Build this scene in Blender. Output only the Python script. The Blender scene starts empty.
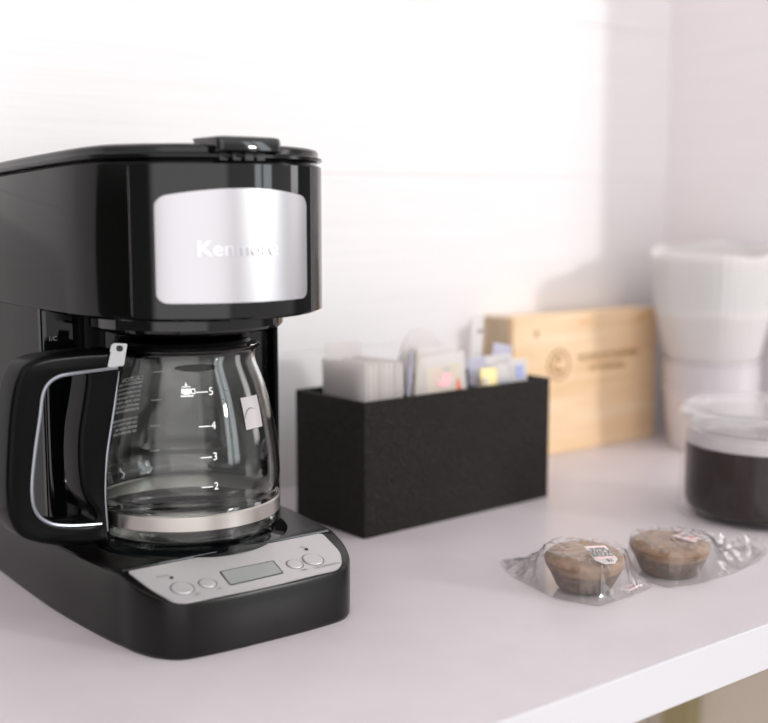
import bpy, bmesh, math, random
from mathutils import Vector, Matrix, noise
random.seed(7)
sc = bpy.context.scene
COL = sc.collection
PI = math.pi
R = math.radians

# ------------------------------------------------------------------ materials
def mat(name, base=(.8, .8, .8), rough=.5, metal=0., spec=.5, coat=0., coat_r=.05):
    m = bpy.data.materials.new(name); m.use_nodes = True
    b = m.node_tree.nodes['Principled BSDF']
    b.inputs['Base Color'].default_value = (*base, 1)
    b.inputs['Roughness'].default_value = rough
    b.inputs['Metallic'].default_value = metal
    b.inputs['Specular IOR Level'].default_value = spec
    b.inputs['Coat Weight'].default_value = coat
    b.inputs['Coat Roughness'].default_value = coat_r
    return m
def nd(m, t, **kw):
    n = m.node_tree.nodes.new(t)
    for k, v in kw.items(): setattr(n, k, v)
    return n
def lk(m, a, b): m.node_tree.links.new(a, b)
def bsdf(m): return m.node_tree.nodes['Principled BSDF']
def coords(m, kind='Object', scale=(1, 1, 1), rot=(0, 0, 0)):
    c = nd(m, 'ShaderNodeTexCoord'); mp = nd(m, 'ShaderNodeMapping')
    mp.inputs['Scale'].default_value = scale; mp.inputs['Rotation'].default_value = rot
    lk(m, c.outputs[kind], mp.inputs['Vector']); return mp.outputs['Vector']
def noisetex(m, vec, scale, detail=4, rough=.5, dist=0.):
    n = nd(m, 'ShaderNodeTexNoise'); n.inputs['Scale'].default_value = scale
    n.inputs['Detail'].default_value = detail; n.inputs['Roughness'].default_value = rough
    n.inputs['Distortion'].default_value = dist
    lk(m, vec, n.inputs['Vector']); return n.outputs['Fac']
def ramp(m, fac, stops):
    r = nd(m, 'ShaderNodeValToRGB'); e = r.color_ramp.elements
    while len(e) < len(stops): e.new(.5)
    for i, (p, c) in enumerate(stops):
        e[i].position = p; e[i].color = (*c, 1) if len(c) == 3 else c
    lk(m, fac, r.inputs['Fac']); return r.outputs['Color']
def bump(m, h, strength=.3, dist=.001):
    b = nd(m, 'ShaderNodeBump'); b.inputs['Strength'].default_value = strength
    b.inputs['Distance'].default_value = dist
    lk(m, h, b.inputs['Height']); lk(m, b.outputs['Normal'], bsdf(m).inputs['Normal'])

M = {}
# white painted boards with a fine horizontal grain
def wall_mat(name, base):
    m = mat(name, base, .55)
    v = coords(m, scale=(3, 3, 90)); f = noisetex(m, v, 1.6, 6, .6, .4)
    lk(m, ramp(m, f, [(.3, tuple(c*.965 for c in base)), (.65, base)]), bsdf(m).inputs['Base Color'])
    bump(m, f, .5, .0012)
    return m
M['wall'] = wall_mat('white painted boards', (.79, .765, .772))
M['wall_side'] = wall_mat('white painted side wall', (.83, .775, .795))
def counter_mat():
    m = mat('grey laminate', (.56, .53, .535), .38, spec=.4)
    v = coords(m); f = noisetex(m, v, 14, 5, .6)
    lk(m, ramp(m, f, [(.3, (.580, .530, .555)), (.7, (.635, .585, .61))]), bsdf(m).inputs['Base Color'])
    return m
M['counter'] = counter_mat()
M['counter_edge'] = mat('white edge band', (.62, .615, .65), .4)
M['beige'] = mat('lower wall with painted shade', (.66, .60, .54), .7)  # shade beneath the counter is put into this wall colour
M['olive'] = mat('olive wood', (.34, .29, .16), .6)
M['floor'] = mat('tan floor', (.55, .48, .41), .6)
M['black'] = mat('satin black plastic', (.003, .0035, .0035), .16, spec=.35)
M['black_base'] = mat('dark plastic of the base', (.0030, .0026, .0022), .28, spec=.33)
M['gloss'] = mat('gloss black plastic', (.003, .0036, .0040), .06, spec=.60)
M['matte'] = mat('matte black plastic', (.0022, .0022, .0022), .26, spec=.10)
M['side'] = mat('side plastic', (.0022, .0022, .0020), .10, spec=.20)
def brushed(name, base, rough, sc_=(2, 2, 600)):
    m = mat(name, base, rough, 1.)
    v = coords(m, scale=sc_); f = noisetex(m, v, 3, 3)
    bump(m, f, .06, .0004); return m
M['steel'] = brushed('brushed steel', (.62, .61, .64), .36, (2, 2, 900))
M['silver'] = mat('silver lacquer', (.50, .48, .49), .42, .35)
M['chrome'] = mat('bright metal', (.80, .80, .82), .16, 1.)
M['bead'] = mat('dull metal bead', (.34, .36, .40), .30, 1.)
M['band'] = mat('steel band', (.62, .59, .55), .30, 1.)
M['ink'] = mat('white ink', (.95, .96, .96), .5)
M['greyink'] = mat('grey ink', (.16, .15, .15), .5)
M['dark'] = mat('black ink', (.02, .02, .02), .5)
M['lcd'] = mat('lcd', (.26, .275, .265), .2)
M['emboss'] = mat('raised steel letters', (.80, .80, .83), .28, 1.)
M['paper'] = mat('white paper', (.80, .775, .765), .7)
M['paper_grey'] = mat('grey white paper', (.76, .73, .72), .7)
M['paper_warm'] = mat('off white paper', (.90, .87, .845), .7)
M['pink'] = mat('pink print', (.88, .50, .54), .6)
M['red'] = mat('red print', (.80, .16, .10), .6)
M['cream'] = mat('cream print', (.88, .80, .66), .6)
M['yellow'] = mat('yellow print', (.86, .72, .34), .6)
M['blue'] = mat('blue print', (.34, .38, .62), .6)
M['lilac'] = mat('lilac print', (.55, .55, .72), .6)
M['brownprint'] = mat('brown print', (.45, .33, .22), .6)
M['filter'] = mat('filter paper', (.93, .91, .91), .8)
bsdf(M['filter']).inputs['Subsurface Weight'].default_value = 0.0
M['cup'] = mat('milky plastic cup', (.70, .67, .70), .35)
def translucent(m, k, col):
    t = nd(m, 'ShaderNodeBsdfTranslucent'); t.inputs['Color'].default_value = (*col, 1)
    x = nd(m, 'ShaderNodeMixShader'); x.inputs[0].default_value = k
    lk(m, bsdf(m).outputs[0], x.inputs[1]); lk(m, t.outputs[0], x.inputs[2])
    lk(m, x.outputs[0], m.node_tree.nodes['Material Output'].inputs['Surface'])
for k_ in ('paper', 'paper_warm', 'paper_grey', 'filter', 'cream', 'lilac'): translucent(M[k_], .5, (.9, .88, .87))
def box_black():
    m = mat('black embossed leatherette', (.0150, .0125, .0100), .5, spec=.22)
    v = coords(m, scale=(1, 1, 1))
    w = nd(m, 'ShaderNodeTexWave'); w.wave_type = 'BANDS'; w.bands_direction = 'DIAGONAL'
    w.inputs['Scale'].default_value = 60; w.inputs['Distortion'].default_value = 14
    w.inputs['Detail'].default_value = 1.; w.inputs['Detail Scale'].default_value = 5.
    lk(m, v, w.inputs['Vector'])
    bump(m, w.outputs['Fac'], .9, .0014)
    return m
M['box'] = box_black()
def pine():
    m = mat('pale pine', (.80, .60, .40), .55)
    v = coords(m, scale=(2.2, 2.2, 26)); f = noisetex(m, v, 3.2, 5, .55, .7)
    c1 = ramp(m, f, [(.30, (.76, .51, .28)), (.50, (.83, .60, .38)), (.70, (.87, .68, .47))])
    lk(m, c1, bsdf(m).inputs['Base Color']); return m
M['pine'] = pine()
def shaded_end():  # pine darkened in its colour for the shade on the end face
    m = mat('pine end with painted shade', (.58, .44, .31), .7)
    v = coords(m, scale=(30, 30, 10)); f = noisetex(m, v, 4, 4)
    lk(m, ramp(m, f, [(.3, (.50, .37, .25)), (.7, (.62, .48, .34))]), bsdf(m).inputs['Base Color']); return m
M['pine_end'] = shaded_end()
M['knot'] = mat('knot', (.40, .20, .07), .6)
M['streak'] = mat('grain streak', (.74, .45, .20), .6)
M['burn'] = mat('burnt lettering', (.34, .18, .06), .6)
def glass(name, col=(1, 1, 1), ior=1.47, rough=0.):
    m = bpy.data.materials.new(name); m.use_nodes = True
    nt = m.node_tree; nt.nodes.clear()
    g = nt.nodes.new('ShaderNodeBsdfGlass'); g.inputs['Color'].default_value = (*col, 1)
    g.inputs['IOR'].default_value = ior; g.inputs['Roughness'].default_value = rough
    o = nt.nodes.new('ShaderNodeOutputMaterial'); nt.links.new(g.outputs[0], o.inputs['Surface'])
    return m
def thin(name, tint=(1, 1, 1), gloss=.5, haze=0., hazecol=(.9, .9, .92), rough=.05, ior=1.5):
    m = bpy.data.materials.new(name); m.use_nodes = True
    nt = m.node_tree; nt.nodes.clear()
    t = nt.nodes.new('ShaderNodeBsdfTransparent'); t.inputs['Color'].default_value = (*tint, 1)
    g = nt.nodes.new('ShaderNodeBsdfGlossy'); g.inputs['Roughness'].default_value = rough
    d = nt.nodes.new('ShaderNodeBsdfDiffuse'); d.inputs['Color'].default_value = (*hazecol, 1)
    f = nt.nodes.new('ShaderNodeLayerWeight'); f.inputs['Blend'].default_value = .5
    pw = nt.nodes.new('ShaderNodeMath'); pw.operation = 'POWER'; pw.inputs[1].default_value = 3.5
    nt.links.new(f.outputs['Facing'], pw.inputs[0])
    ml = nt.nodes.new('ShaderNodeMath'); ml.operation = 'MULTIPLY_ADD'; ml.inputs[1].default_value = gloss*.75; ml.inputs[2].default_value = gloss*.035; ml.use_clamp = True
    nt.links.new(pw.outputs[0], ml.inputs[0])
    m1 = nt.nodes.new('ShaderNodeMixShader'); m1.inputs[0].default_value = haze
    nt.links.new(t.outputs[0], m1.inputs[1]); nt.links.new(d.outputs[0], m1.inputs[2])
    m2 = nt.nodes.new('ShaderNodeMixShader'); nt.links.new(ml.outputs[0], m2.inputs[0])
    nt.links.new(m1.outputs[0], m2.inputs[1]); nt.links.new(g.outputs[0], m2.inputs[2])
    o = nt.nodes.new('ShaderNodeOutputMaterial'); nt.links.new(m2.outputs[0], o.inputs['Surface'])
    return m
M['glass'] = glass('carafe glass', (.97, .975, .97))
M['jar_glass'] = thin('jar glass', (.99, .985, .985), .55, .006, (.9, .88, .89), .03)
M['film'] = thin('cellophane', (.99, .985, .985), 1.3, .055, (.98, .96, .97), .08)
M['clearcup'] = thin('frosted clear plastic', (.98, .97, .98), 1.2, .55, (.92, .88, .91), .2)
M['jar_lid'] = thin('jar lid glass', (.99, .985, .985), 1.1, .16, (.93, .90, .92), .05)
M['sticker'] = thin('sticker film', (.95, .95, .95), .8, .62, (.74, .68, .69), .3)
def cakemat():
    m = mat('brown muffin crumb', (.24, .15, .10), .8)
    v = coords(m); f = noisetex(m, v, 160, 5, .7); g = noisetex(m, v, 45, 3)
    mx = nd(m, 'ShaderNodeMath', operation='MULTIPLY'); lk(m, f, mx.inputs[0]); lk(m, g, mx.inputs[1])
    lk(m, ramp(m, mx.outputs[0], [(.12, (.12, .07, .04)), (.24, (.25, .155, .095)), (.40, (.37, .245, .16))]), bsdf(m).inputs['Base Color'])
    bump(m, f, .5, .001); return m
M['cake'] = cakemat()
def cakeside():
    m = mat('darker muffin side', (.12, .07, .045), .6)
    v = coords(m); f = noisetex(m, v, 120, 4, .7)
    lk(m, ramp(m, f, [(.38, (.045, .026, .018)), (.62, (.16, .10, .065))]), bsdf(m).inputs['Base Color'])
    bump(m, f, .5, .001); return m
M['cakeside'] = cakeside()
def coffee():
    m = mat('ground coffee', (.030, .020, .016), .6, spec=.15)
    v = coords(m); f = noisetex(m, v, 300, 4, .7)
    lk(m, ramp(m, f, [(.35, (.012, .007, .0055)), (.7, (.034, .020, .016))]), bsdf(m).inputs['Base Color'])
    return m
M['coffee'] = coffee()

# ------------------------------------------------------------------ helpers
def link(o, parent=None, name=None):
    COL.objects.link(o)
    if parent: o.parent = parent
    return o
def finish(name, bm, m, parent=None, angle=35, recalc=True, loc=None):
    if recalc: bmesh.ops.recalc_face_normals(bm, faces=bm.faces)
    me = bpy.data.meshes.new(name); bm.to_mesh(me); bm.free()
    for p in me.polygons: p.use_smooth = True
    me.set_sharp_from_angle(angle=R(angle))
    ms = m if isinstance(m, (list, tuple)) else [m]
    for x in ms: me.materials.append(x)
    o = bpy.data.objects.new(name, me)
    if loc is not None: o.location = loc
    return link(o, parent)
def empty(name, loc, rz=0.):
    o = bpy.data.objects.new(name, None); o.empty_display_size = .02
    o.location = loc; o.rotation_euler = (0, 0, rz); return link(o)
def tag(o, label, cat=None, group=None, kind=None):
    if label: o['label'] = label
    if cat: o['category'] = cat
    if group: o['group'] = group
    if kind: o['kind'] = kind
    return o
def bevel(o, w, seg=3, ang=30):
    b = o.modifiers.new('bevel', 'BEVEL'); b.width = w; b.segments = seg
    b.limit_method = 'ANGLE'; b.angle_limit = R(ang); return o
def solid(o, t, off=-1):
    s = o.modifiers.new('thick', 'SOLIDIFY'); s.thickness = t; s.offset = off; return o
def add_box(bm, x0, x1, y0, y1, z0, z1, mtx=None, mi=0):
    vs = [bm.verts.new((x, y, z)) for x in (x0, x1) for y in (y0, y1) for z in (z0, z1)]
    if mtx is not None:
        for v in vs: v.co = mtx @ v.co
    for f in ((0,1,3,2),(4,6,7,5),(0,4,5,1),(2,3,7,6),(0,2,6,4),(1,5,7,3)):
        bm.faces.new([vs[i] for i in f]).material_index = mi
def box(name, x0, x1, y0, y1, z0, z1, m, parent=None, bev=0, seg=3):
    bm = bmesh.new(); add_box(bm, x0, x1, y0, y1, z0, z1)
    o = finish(name, bm, m, parent)
    if bev: bevel(o, bev, seg)
    return o
def loft(bm, rings, cap0=True, cap1=True, mi=0, closed=True):
    vr = [[bm.verts.new(p) for p in r] for r in rings]
    n = len(vr[0])
    for a, b in zip(vr, vr[1:]):
        for i in range(n if closed else n-1):
            j = (i+1) % n
            bm.faces.new((a[i], a[j], b[j], b[i])).material_index = mi
    if cap0: bm.faces.new(vr[0][::-1]).material_index = mi
    if cap1: bm.faces.new(vr[-1]).material_index = mi
    return vr
def lathe(bm, prof, n=96, c=(0, 0), mi=0, closed_profile=False):
    rings = []
    for r, z in prof:
        if r < 1e-7: rings.append([bm.verts.new((c[0], c[1], z))])
        else: rings.append([bm.verts.new((c[0]+r*math.cos(2*PI*i/n), c[1]+r*math.sin(2*PI*i/n), z)) for i in range(n)])
    pairs = list(zip(rings, rings[1:]))
    if closed_profile: pairs.append((rings[-1], rings[0]))
    for a, b in pairs:
        for i in range(n):
            j = (i+1) % n
            if len(a) == 1 and len(b) == 1: continue
            if len(a) == 1: f = bm.faces.new((a[0], b[j], b[i]))
            elif len(b) == 1: f = bm.faces.new((a[i], a[j], b[0]))
            else: f = bm.faces.new((a[i], a[j], b[j], b[i]))
            f.material_index = mi
def lathe_obj(name, prof, m, parent=None, n=96, c=(0, 0), closed_profile=False, angle=35, loc=None):
    bm = bmesh.new(); lathe(bm, prof, n, c, 0, closed_profile)
    return finish(name, bm, m, parent, angle, loc=loc)
def catmull(pts, n=8, closed=False):
    out = []; N = len(pts)
    rng = range(N) if closed else range(N-1)
    for i in rng:
        p = [Vector(pts[(i+k) % N] if closed else pts[min(max(i+k, 0), N-1)]) for k in (-1, 0, 1, 2)]
        for s in range(n):
            t = s/n
            out.append(.5*((2*p[1])+(-p[0]+p[2])*t+(2*p[0]-5*p[1]+4*p[2]-p[3])*t*t+(-p[0]+3*p[1]-3*p[2]+p[3])*t**3))
    if not closed: out.append(Vector(pts[-1]))
    return out
def tube(bm, pts, r, n=10, closed=False, cap=True):
    P = [Vector(p) for p in pts]; rings = []
    N = len(P); up = None
    for i in range(N):
        a = P[(i-1) % N] if (closed or i) else P[0]; b = P[(i+1) % N] if (closed or i < N-1) else P[-1]
        t = (b-a).normalized()
        if up is None: up = t.orthogonal().normalized()
        up = (up-t*up.dot(t)).normalized(); s = t.cross(up)
        rr = r[i] if isinstance(r, (list, tuple)) else r
        rings.append([P[i]+(up*math.cos(2*PI*k/n)+s*math.sin(2*PI*k/n))*rr for k in range(n)])
    if closed: rings.append(rings[0]); loft(bm, rings, False, False)
    else: loft(bm, rings, cap, cap)
def text_mesh(body, size, extrude=0., align='CENTER', mtx=None, fn=None, shear=0., offset=0., space=1.):
    cu = bpy.data.curves.new('lettering', 'FONT'); cu.body = body; cu.size = size; cu.extrude = extrude
    cu.align_x = align; cu.align_y = 'CENTER'; cu.shear = shear; cu.resolution_u = 4; cu.offset = offset; cu.space_character = space
    o = bpy.data.objects.new('lettering', cu); COL.objects.link(o)
    bpy.context.view_layer.update()
    me = bpy.data.meshes.new_from_object(o.evaluated_get(bpy.context.evaluated_depsgraph_get()))
    bpy.data.objects.remove(o); bpy.data.curves.remove(cu)
    bm = bmesh.new(); bm.from_mesh(me); bpy.data.meshes.remove(me)
    for v in bm.verts:
        if fn: v.co = fn(v.co)
        elif mtx is not None: v.co = mtx @ v.co
    return bm
def merge(bm, other):
    me = bpy.data.meshes.new('tmp'); other.to_mesh(me); other.free(); bm.from_mesh(me); bpy.data.meshes.remove(me)

# ------------------------------------------------------------------ the setting
YW, XC, YF = .764, .952, .348
WX0 = -.12
def shiplap(name, length, z0, z1, m):
    """horizontal boards with a narrow groove, running along local x, facing local -y"""
    bm = bmesh.new()
    seams = [z for z in [.105+.141*k for k in range(-8, 12)] if z0 < z < z1]
    zs = [z0]+seams+[z1]; g = .0007
    prof = []
    for a, b in zip(zs, zs[1:]):
        lo = a+(g if a != z0 else 0); hi = b-(g if b != z1 else 0)
        prof += [(.0009, a), (0, lo+.0005), (0, hi-.0005), (.0009, b)]
    vr = [[bm.verts.new((x, y, z)) for (y, z) in prof] for x in (0, length)]
    for i in range(len(prof)-1):
        if (Vector(prof[i])-Vector(prof[i+1])).length < 1e-6: continue
        bm.faces.new((vr[0][i], vr[1][i], vr[1][i+1], vr[0][i+1]))
    add_box(bm, 0, length, .0035, .10, z0, z1)
    return finish(name, bm, m, None, 20, recalc=False)
w = shiplap('wall_back', XC-WX0, -.0005, 1.7, M['wall']); w.location = (WX0, YW, 0); tag(w, 'white painted board wall behind the counter', None, None, 'structure')
w = box('wall_right', XC, XC+.10, .58, YW, -.0005, 1.7, M['wall_side']); tag(w, 'short white side wall at the right end of the counter', kind='structure')
w = box('wall_below', WX0, XC, YW, YW+.1, -.90, -.0005, M['beige']); tag(w, 'wall under the counter with shade put into its colour', kind='structure')
w = box('wall_side_below', XC, XC+.10, .50, YW+.1, -.90, -.0005, M['beige']); tag(w, 'side wall under the counter with shade put into its colour', kind='structure')
w = box('trim_1', XC-.018, XC, .700, .733, -.90, -.0262, M['olive']); tag(w, 'olive wooden upright against the side wall under the counter', kind='structure')
f = box('floor', WX0, 2.2, -1.6, YW+.1, -.93, -.90, M['floor']); tag(f, 'tan floor below the counter', kind='structure')
ct = empty('countertop', (0, YF, -.0255)); tag(ct, 'pale grey counter slab with white front edge, carrying everything', 'countertop')
ct['kind'] = 'structure'
bm = bmesh.new(); add_box(bm, WX0, XC, .0015, YW-YF, 0, .0255)
o = finish('slab', bm, M['counter'], ct)
bm = bmesh.new(); add_box(bm, WX0, XC, -.0006, .0015, 0, .0253)
o = finish('edge_band', bm, M['counter_edge'], ct); bevel(o, .0005, 2); tag(o, 'white front edge band')

# ------------------------------------------------------------------ coffee maker
cm = empty('coffee_maker', (.3085, .600, 0), R(-1.3))
tag(cm, 'black drip coffee maker with steel nameplate, standing on the counter at left', 'coffee maker')
def half_outline(pts, n=6):
    """pts: (y, halfwidth) front to back -> dense list of (x,y) closed outline, plus the pairs"""
    d = catmull([Vector((hw, y)) for (y, hw) in pts], n)
    return [(p.x, p.y) for p in d]
def ring(half, z, inset=0., zf=None):
    """closed ring from a half outline, right side front->back, then left side back->front"""
    pts = []
    n = len(half)
    for i, (hw, y) in enumerate(half):
        a = half[max(i-1, 0)]; b = half[min(i+1, n-1)]
        t = Vector((b[0]-a[0], b[1]-a[1]))
        if t.length < 1e-9: t = Vector((0, 1))
        t.normalize(); nx, ny = t.y, -t.x     # outward normal for the right side
        if i == 0: nx, ny = 0.15, -1
        x = max(hw-nx*inset, .0005); yy = y-ny*inset
        if i == n-1: yy = y-inset
        zz = zf(x, yy)+z if zf else z
        pts.append(Vector((x, yy, zz)))
    return pts+[Vector((-p.x, p.y, p.z)) for p in reversed(pts)]
def cap_pairs(bm, vs):
    n = len(vs)//2
    for i in range(n-1):
        bm.faces.new((vs[i], vs[i+1], vs[2*n-2-i], vs[2*n-1-i]))
def lofted(name, rings, m, parent, cap0=True, cap1=True, angle=30):
    bm = bmesh.new(); vr = loft(bm, rings, False, False)
    if cap0: cap_pairs(bm, vr[0])
    if cap1: cap_pairs(bm, vr[-1])
    return finish(name, bm, m, parent, angle)

# base
BASE = half_outline([(-.1125, .004), (-.1124, .020), (-.1112, .038), (-.1092, .0480), (-.1045, .0545), (-.0965, .0600), (-.0850, .0640), (-.0740, .0658),
                     (-.0580, .0685), (-.0170, .0725), (.0240, .0740), (.1000, .0740), (.1450, .0740)], 3)
def ztop(x, y): return min(.0385, .0293+(y+.1095)*.243)
def zslope(x, y): return ztop(x, y)
rings = [ring(BASE, .0000, .0018), ring(BASE, .0016, .0008), ring(BASE, .0080, .0006), ring(BASE, -.0022, .0006, zslope), ring(BASE, -.0007, .0011, zslope), ring(BASE, 0, .0024, zslope)]
lofted('base', rings, M['black_base'], cm, angle=28)
# ridge at the back of the control panel
bm = bmesh.new(); tube(bm, [(-.0625, -.0712, .0384), (-.03, -.0716, .0387), (.03, -.0716, .0387), (.0620, -.0712, .0384)], .0011, 8)
tag(finish('panel_ridge', bm, M['gloss'], cm), None)
# control panel: a silver plate with rounded corners lying on the slope
K = .243; CK = 1/math.sqrt(1+K*K)
def on_slope(x, y, h=0.): return Vector((x, y-K*CK*h*0-h*K*CK, .0293+(y+.1095)*K+h*CK))
def rounded_poly(pts, r, n=6):
    out = []; N = len(pts)
    for i in range(N):
        p = Vector(pts[i]); a = Vector(pts[i-1]); b = Vector(pts[(i+1) % N])
        rr = r[i] if isinstance(r, (list, tuple)) else r
        p0 = p+(a-p).normalized()*rr; p1 = p+(b-p).normalized()*rr
        for k in range(n+1):
            t = k/n; out.append((1-t)**2*p0+2*t*(1-t)*p+t*t*p1)
    return out
def plate(name, poly, h0, h1, m, parent, fn=on_slope, bev=0):
    bm = bmesh.new(); loft(bm, [[fn(p[0], p[1], h0) for p in poly], [fn(p[0], p[1], h1) for p in poly]])
    o = finish(name, bm, m, parent, 30)
    if bev: bevel(o, bev, 2)
    return o
pp = rounded_poly([(-.0505, -.1093), (0, -.1112), (.0455, -.1094), (.0540, -.0960), (.0565, -.0735), (-.0605, -.0735), (-.0568, -.0945)], [.007, .02, .006, .006, .003, .002, .006])
cp = plate('control_panel', pp, -.0005, .0007, M['silver'], cm); tag(cp, 'silver control panel')
def ring_btn(cx, cy, r):
    poly = [(cx+r*math.cos(2*PI*k/40), cy+r*.98*math.sin(2*PI*k/40)) for k in range(40)]
    poly2 = [(cx+(r-.0006)*math.cos(2*PI*k/40), cy+(r-.0006)*math.sin(2*PI*k/40)) for k in range(40)]
    bm = bmesh.new()
    loft(bm, [[on_slope(*p, .0008) for p in poly], [on_slope(*p, .0008) for p in poly2], [on_slope(*p, .0004) for p in poly2]], False, False, 1)
    poly3 = [(cx+(r-.0011)*math.cos(2*PI*k/40), cy+(r-.0011)*math.sin(2*PI*k/40)) for k in range(40)]
    loft(bm, [[on_slope(*p, .0005) for p in poly2], [on_slope(*p, .0013) for p in poly3], [on_slope(cx+(p[0]-cx)*.7, cy+(p[1]-cy)*.7, .0014) for p in poly3]], False, True, 0)
    o = finish('button', bm, [M['silver'], M['greyink']], cp, 30); return o
for c in ((-.0425, -.0978, .0062), (-.0286, -.0982, .0049), (.0232, -.0978, .0049), (.0352, -.0970, .0062)): ring_btn(*c)
lp = rounded_poly([(-.0192, -.1043), (.0130, -.1036), (.0146, -.0903), (-.0178, -.0902)], .0012, 3)
lp2 = rounded_poly([(-.0185, -.1036), (.0123, -.1029), (.0138, -.0910), (-.0171, -.0909)], .0008, 3)
o = plate('display', lp, .0003, .0009, M['dark'], cp)
plate('screen', lp2, .0008, .0010, M['lcd'], cp)
for x, y in ((-.0430, -.0872), (.0378, -.0864)):
    plate('indicator_light', [(x+.0010*math.cos(2*PI*k/16), y+.0010*math.sin(2*PI*k/16)) for k in range(16)], .0003, .0012, M['dark'], cp)
bm = bmesh.new()
for t, x, y, s in (('AUTO', -.0465, -.0842, .0024), ('ON', .0368, -.0836, .0020), ('SET', -.0380, -.1055, .0024), ('HR', -.0255, -.1048, .0022), ('MIN', .0250, -.1046, .0022), ('ON/OFF/AUTO', .0390, -.1050, .0024)):
    finish('lettering', text_mesh(t, s, fn=lambda v, x=x, y=y: on_slope(x+v.x, y+v.y, .00085)), M['greyink'], cp, recalc=False)
# warming plate
CX, CY = .308, .578
ca = R(1.3)
wl = Vector((CX-.3085, CY-.600)); wl = Vector((wl.x*math.cos(ca)-wl.y*math.sin(ca), wl.x*math.sin(ca)+wl.y*math.cos(ca)))
lathe_obj('warming_plate', [(0, .0380), (.0560, .0380), (.0560, .0386), (.0552, .0392), (.0515, .0392), (.0500, .0404), (.048, .0409), (0, .0409)], M['gloss'], cm, 96, (wl.x, wl.y), angle=40)
# rear housing with a concave recess for the carafe
def tower():
    yf, hw, yb, rr = .0040, .0715, .145, .0600
    a0 = math.asin(min(1, .0595/rr)); yc = -.022
    pts = []
    xs = math.sqrt(rr*rr-(yf-yc)**2)
    a = math.atan2(yf-yc, xs)
    N = 28
    arc = [(wl.x+rr*math.cos(a+(PI-2*a)*k/N), yc+rr*math.sin(a+(PI-2*a)*k/N)) for k in range(N+1)]  # right -> back -> left
    outer = rounded_poly([(-hw, yf), (-.0727, .025), (-.0735, .07), (-.0735, yb), (.0735, yb), (.0735, .07), (.0727, .025), (hw, yf)], [.004, .02, .03, .012, .012, .03, .03, .004], 6)
    poly = [Vector(p) for p in arc]+[Vector((p.x, p.y)) for p in outer]
    bm = bmesh.new(); vr = [[bm.verts.new((p.x, p.y, z)) for p in poly] for z in (.0375, .166)]
    n = len(poly)
    for i in range(n): bm.faces.new((vr[0][i], vr[0][(i+1) % n], vr[1][(i+1) % n], vr[1][i]))
    bm.faces.new(vr[1])
    bmesh.ops.triangulate(bm, faces=[f for f in bm.faces if len(f.verts) > 4])
    bm.normal_update()
    for f in bm.faces:
        c = f.calc_center_median()
        if c.y < yf+.0035 or math.hypot(c.x-wl.x, c.y-yc) < rr*1.01: f.material_index = 1
    return finish('rear_housing', bm, [M['side'], M['gloss']], cm, 30)
tower()
bm = text_mesh('1/C', .0034, mtx=Matrix.Translation((-.0655, .0037, .1495)) @ Matrix.Rotation(R(90), 4, 'X'))
finish('level_mark', bm, M['paper_grey'], cm, recalc=False)

# brew head
HEAD = half_outline([(-.1062, .002), (-.1052, .012), (-.1022, .0220), (-.0965, .0335), (-.0890, .0440), (-.0785, .0535), (-.0640, .0615), (-.0500, .0665), (-.0350, .0695),
                     (-.0100, .0715), (.0400, .0735), (.1000, .0735), (.1450, .0735)], 4)
def zhead(x, y): return .2420-max(0, y+.06)*.040
rings = [ring(HEAD, .1642, .0045), ring(HEAD, .1648, .0020), ring(HEAD, .1662, .0004), ring(HEAD, .1680, 0), ring(HEAD, -.0012, 0, zhead), ring(HEAD, -.0003, .0005, zhead), ring(HEAD, 0, .0015, zhead)]
lofted('brew_head', rings, M['side'], cm, angle=30)
def head_pt(x):
    ax = abs(x)
    for (a, b) in zip(HEAD, HEAD[1:]):
        if a[0] <= ax <= b[0] and b[1] < -.03:
            t = (ax-a[0])/max(1e-9, b[0]-a[0]); y = a[1]+(b[1]-a[1])*t
            d = Vector((b[1]-a[1], -(b[0]-a[0]))).normalized(); return y, d
    return HEAD[0][1], Vector((0, -1))
def smooth_y(x):
    # least wiggle: average over a small window
    s = sum(head_pt(x+dx)[0] for dx in (-.004, -.002, 0, .002, .004))/5; return s
def head_surf(x, z, h):
    e = .001; sl = (smooth_y(x+e)-smooth_y(x-e))/(2*e)
    n = Vector((sl, -1)).normalized()
    return Vector((x+n.x*h, smooth_y(x)+n.y*h, z))
def curved_plate(name, x0, x1, zlo, zhi, r, h0, h1, m, parent, n=60):
    """sheet wrapped on the bulging front, rounded corners of radius r"""
    bm = bmesh.new(); cols = []
    for i in range(n+1):
        u = i/n; x = x0+(x1-x0)*(.5-.5*math.cos(PI*u))
        d = min(x-x0, x1-x); c = 0
        if d < r: c = r-math.sqrt(max(0, r*r-(r-d)**2))
        lo, hi = zlo(x)+c, zhi(x)-c
        cols.append([bm.verts.new(head_surf(x, lo+(hi-lo)*k/6, h0+(h1-h0))) for k in range(7)])
    back = [[bm.verts.new(v.co+Vector((0, (h1-h0), 0))) for v in c] for c in cols]
    for i in range(n):
        for k in range(6):
            bm.faces.new((cols[i][k], cols[i+1][k], cols[i+1][k+1], cols[i][k+1]))
        bm.faces.new((cols[i][0], back[i][0], back[i+1][0], cols[i+1][0]))
        bm.faces.new((cols[i][6], cols[i+1][6], back[i+1][6], back[i][6]))
    for c, b in ((cols[0], back[0]), (cols[-1], back[-1])):
        for k in range(6): bm.faces.new((c[k], c[k+1], b[k+1], b[k]))
    return finish(name, bm, m, parent, 30)
fa = curved_plate('front_fascia', -.0545, .0545, lambda x: .1662, lambda x: .2408, .002, 0, .0012, M['gloss'], cm)
tag(fa, 'glossy curved front fascia')
npl = curved_plate('nameplate', -.0462, .0298, lambda x: .1738, lambda x: .2292-.0042*((x+.0082)/.0380)**2, .0045, .0012, .0022, M['steel'], cm)
tag(npl, 'brushed steel nameplate')
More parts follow.
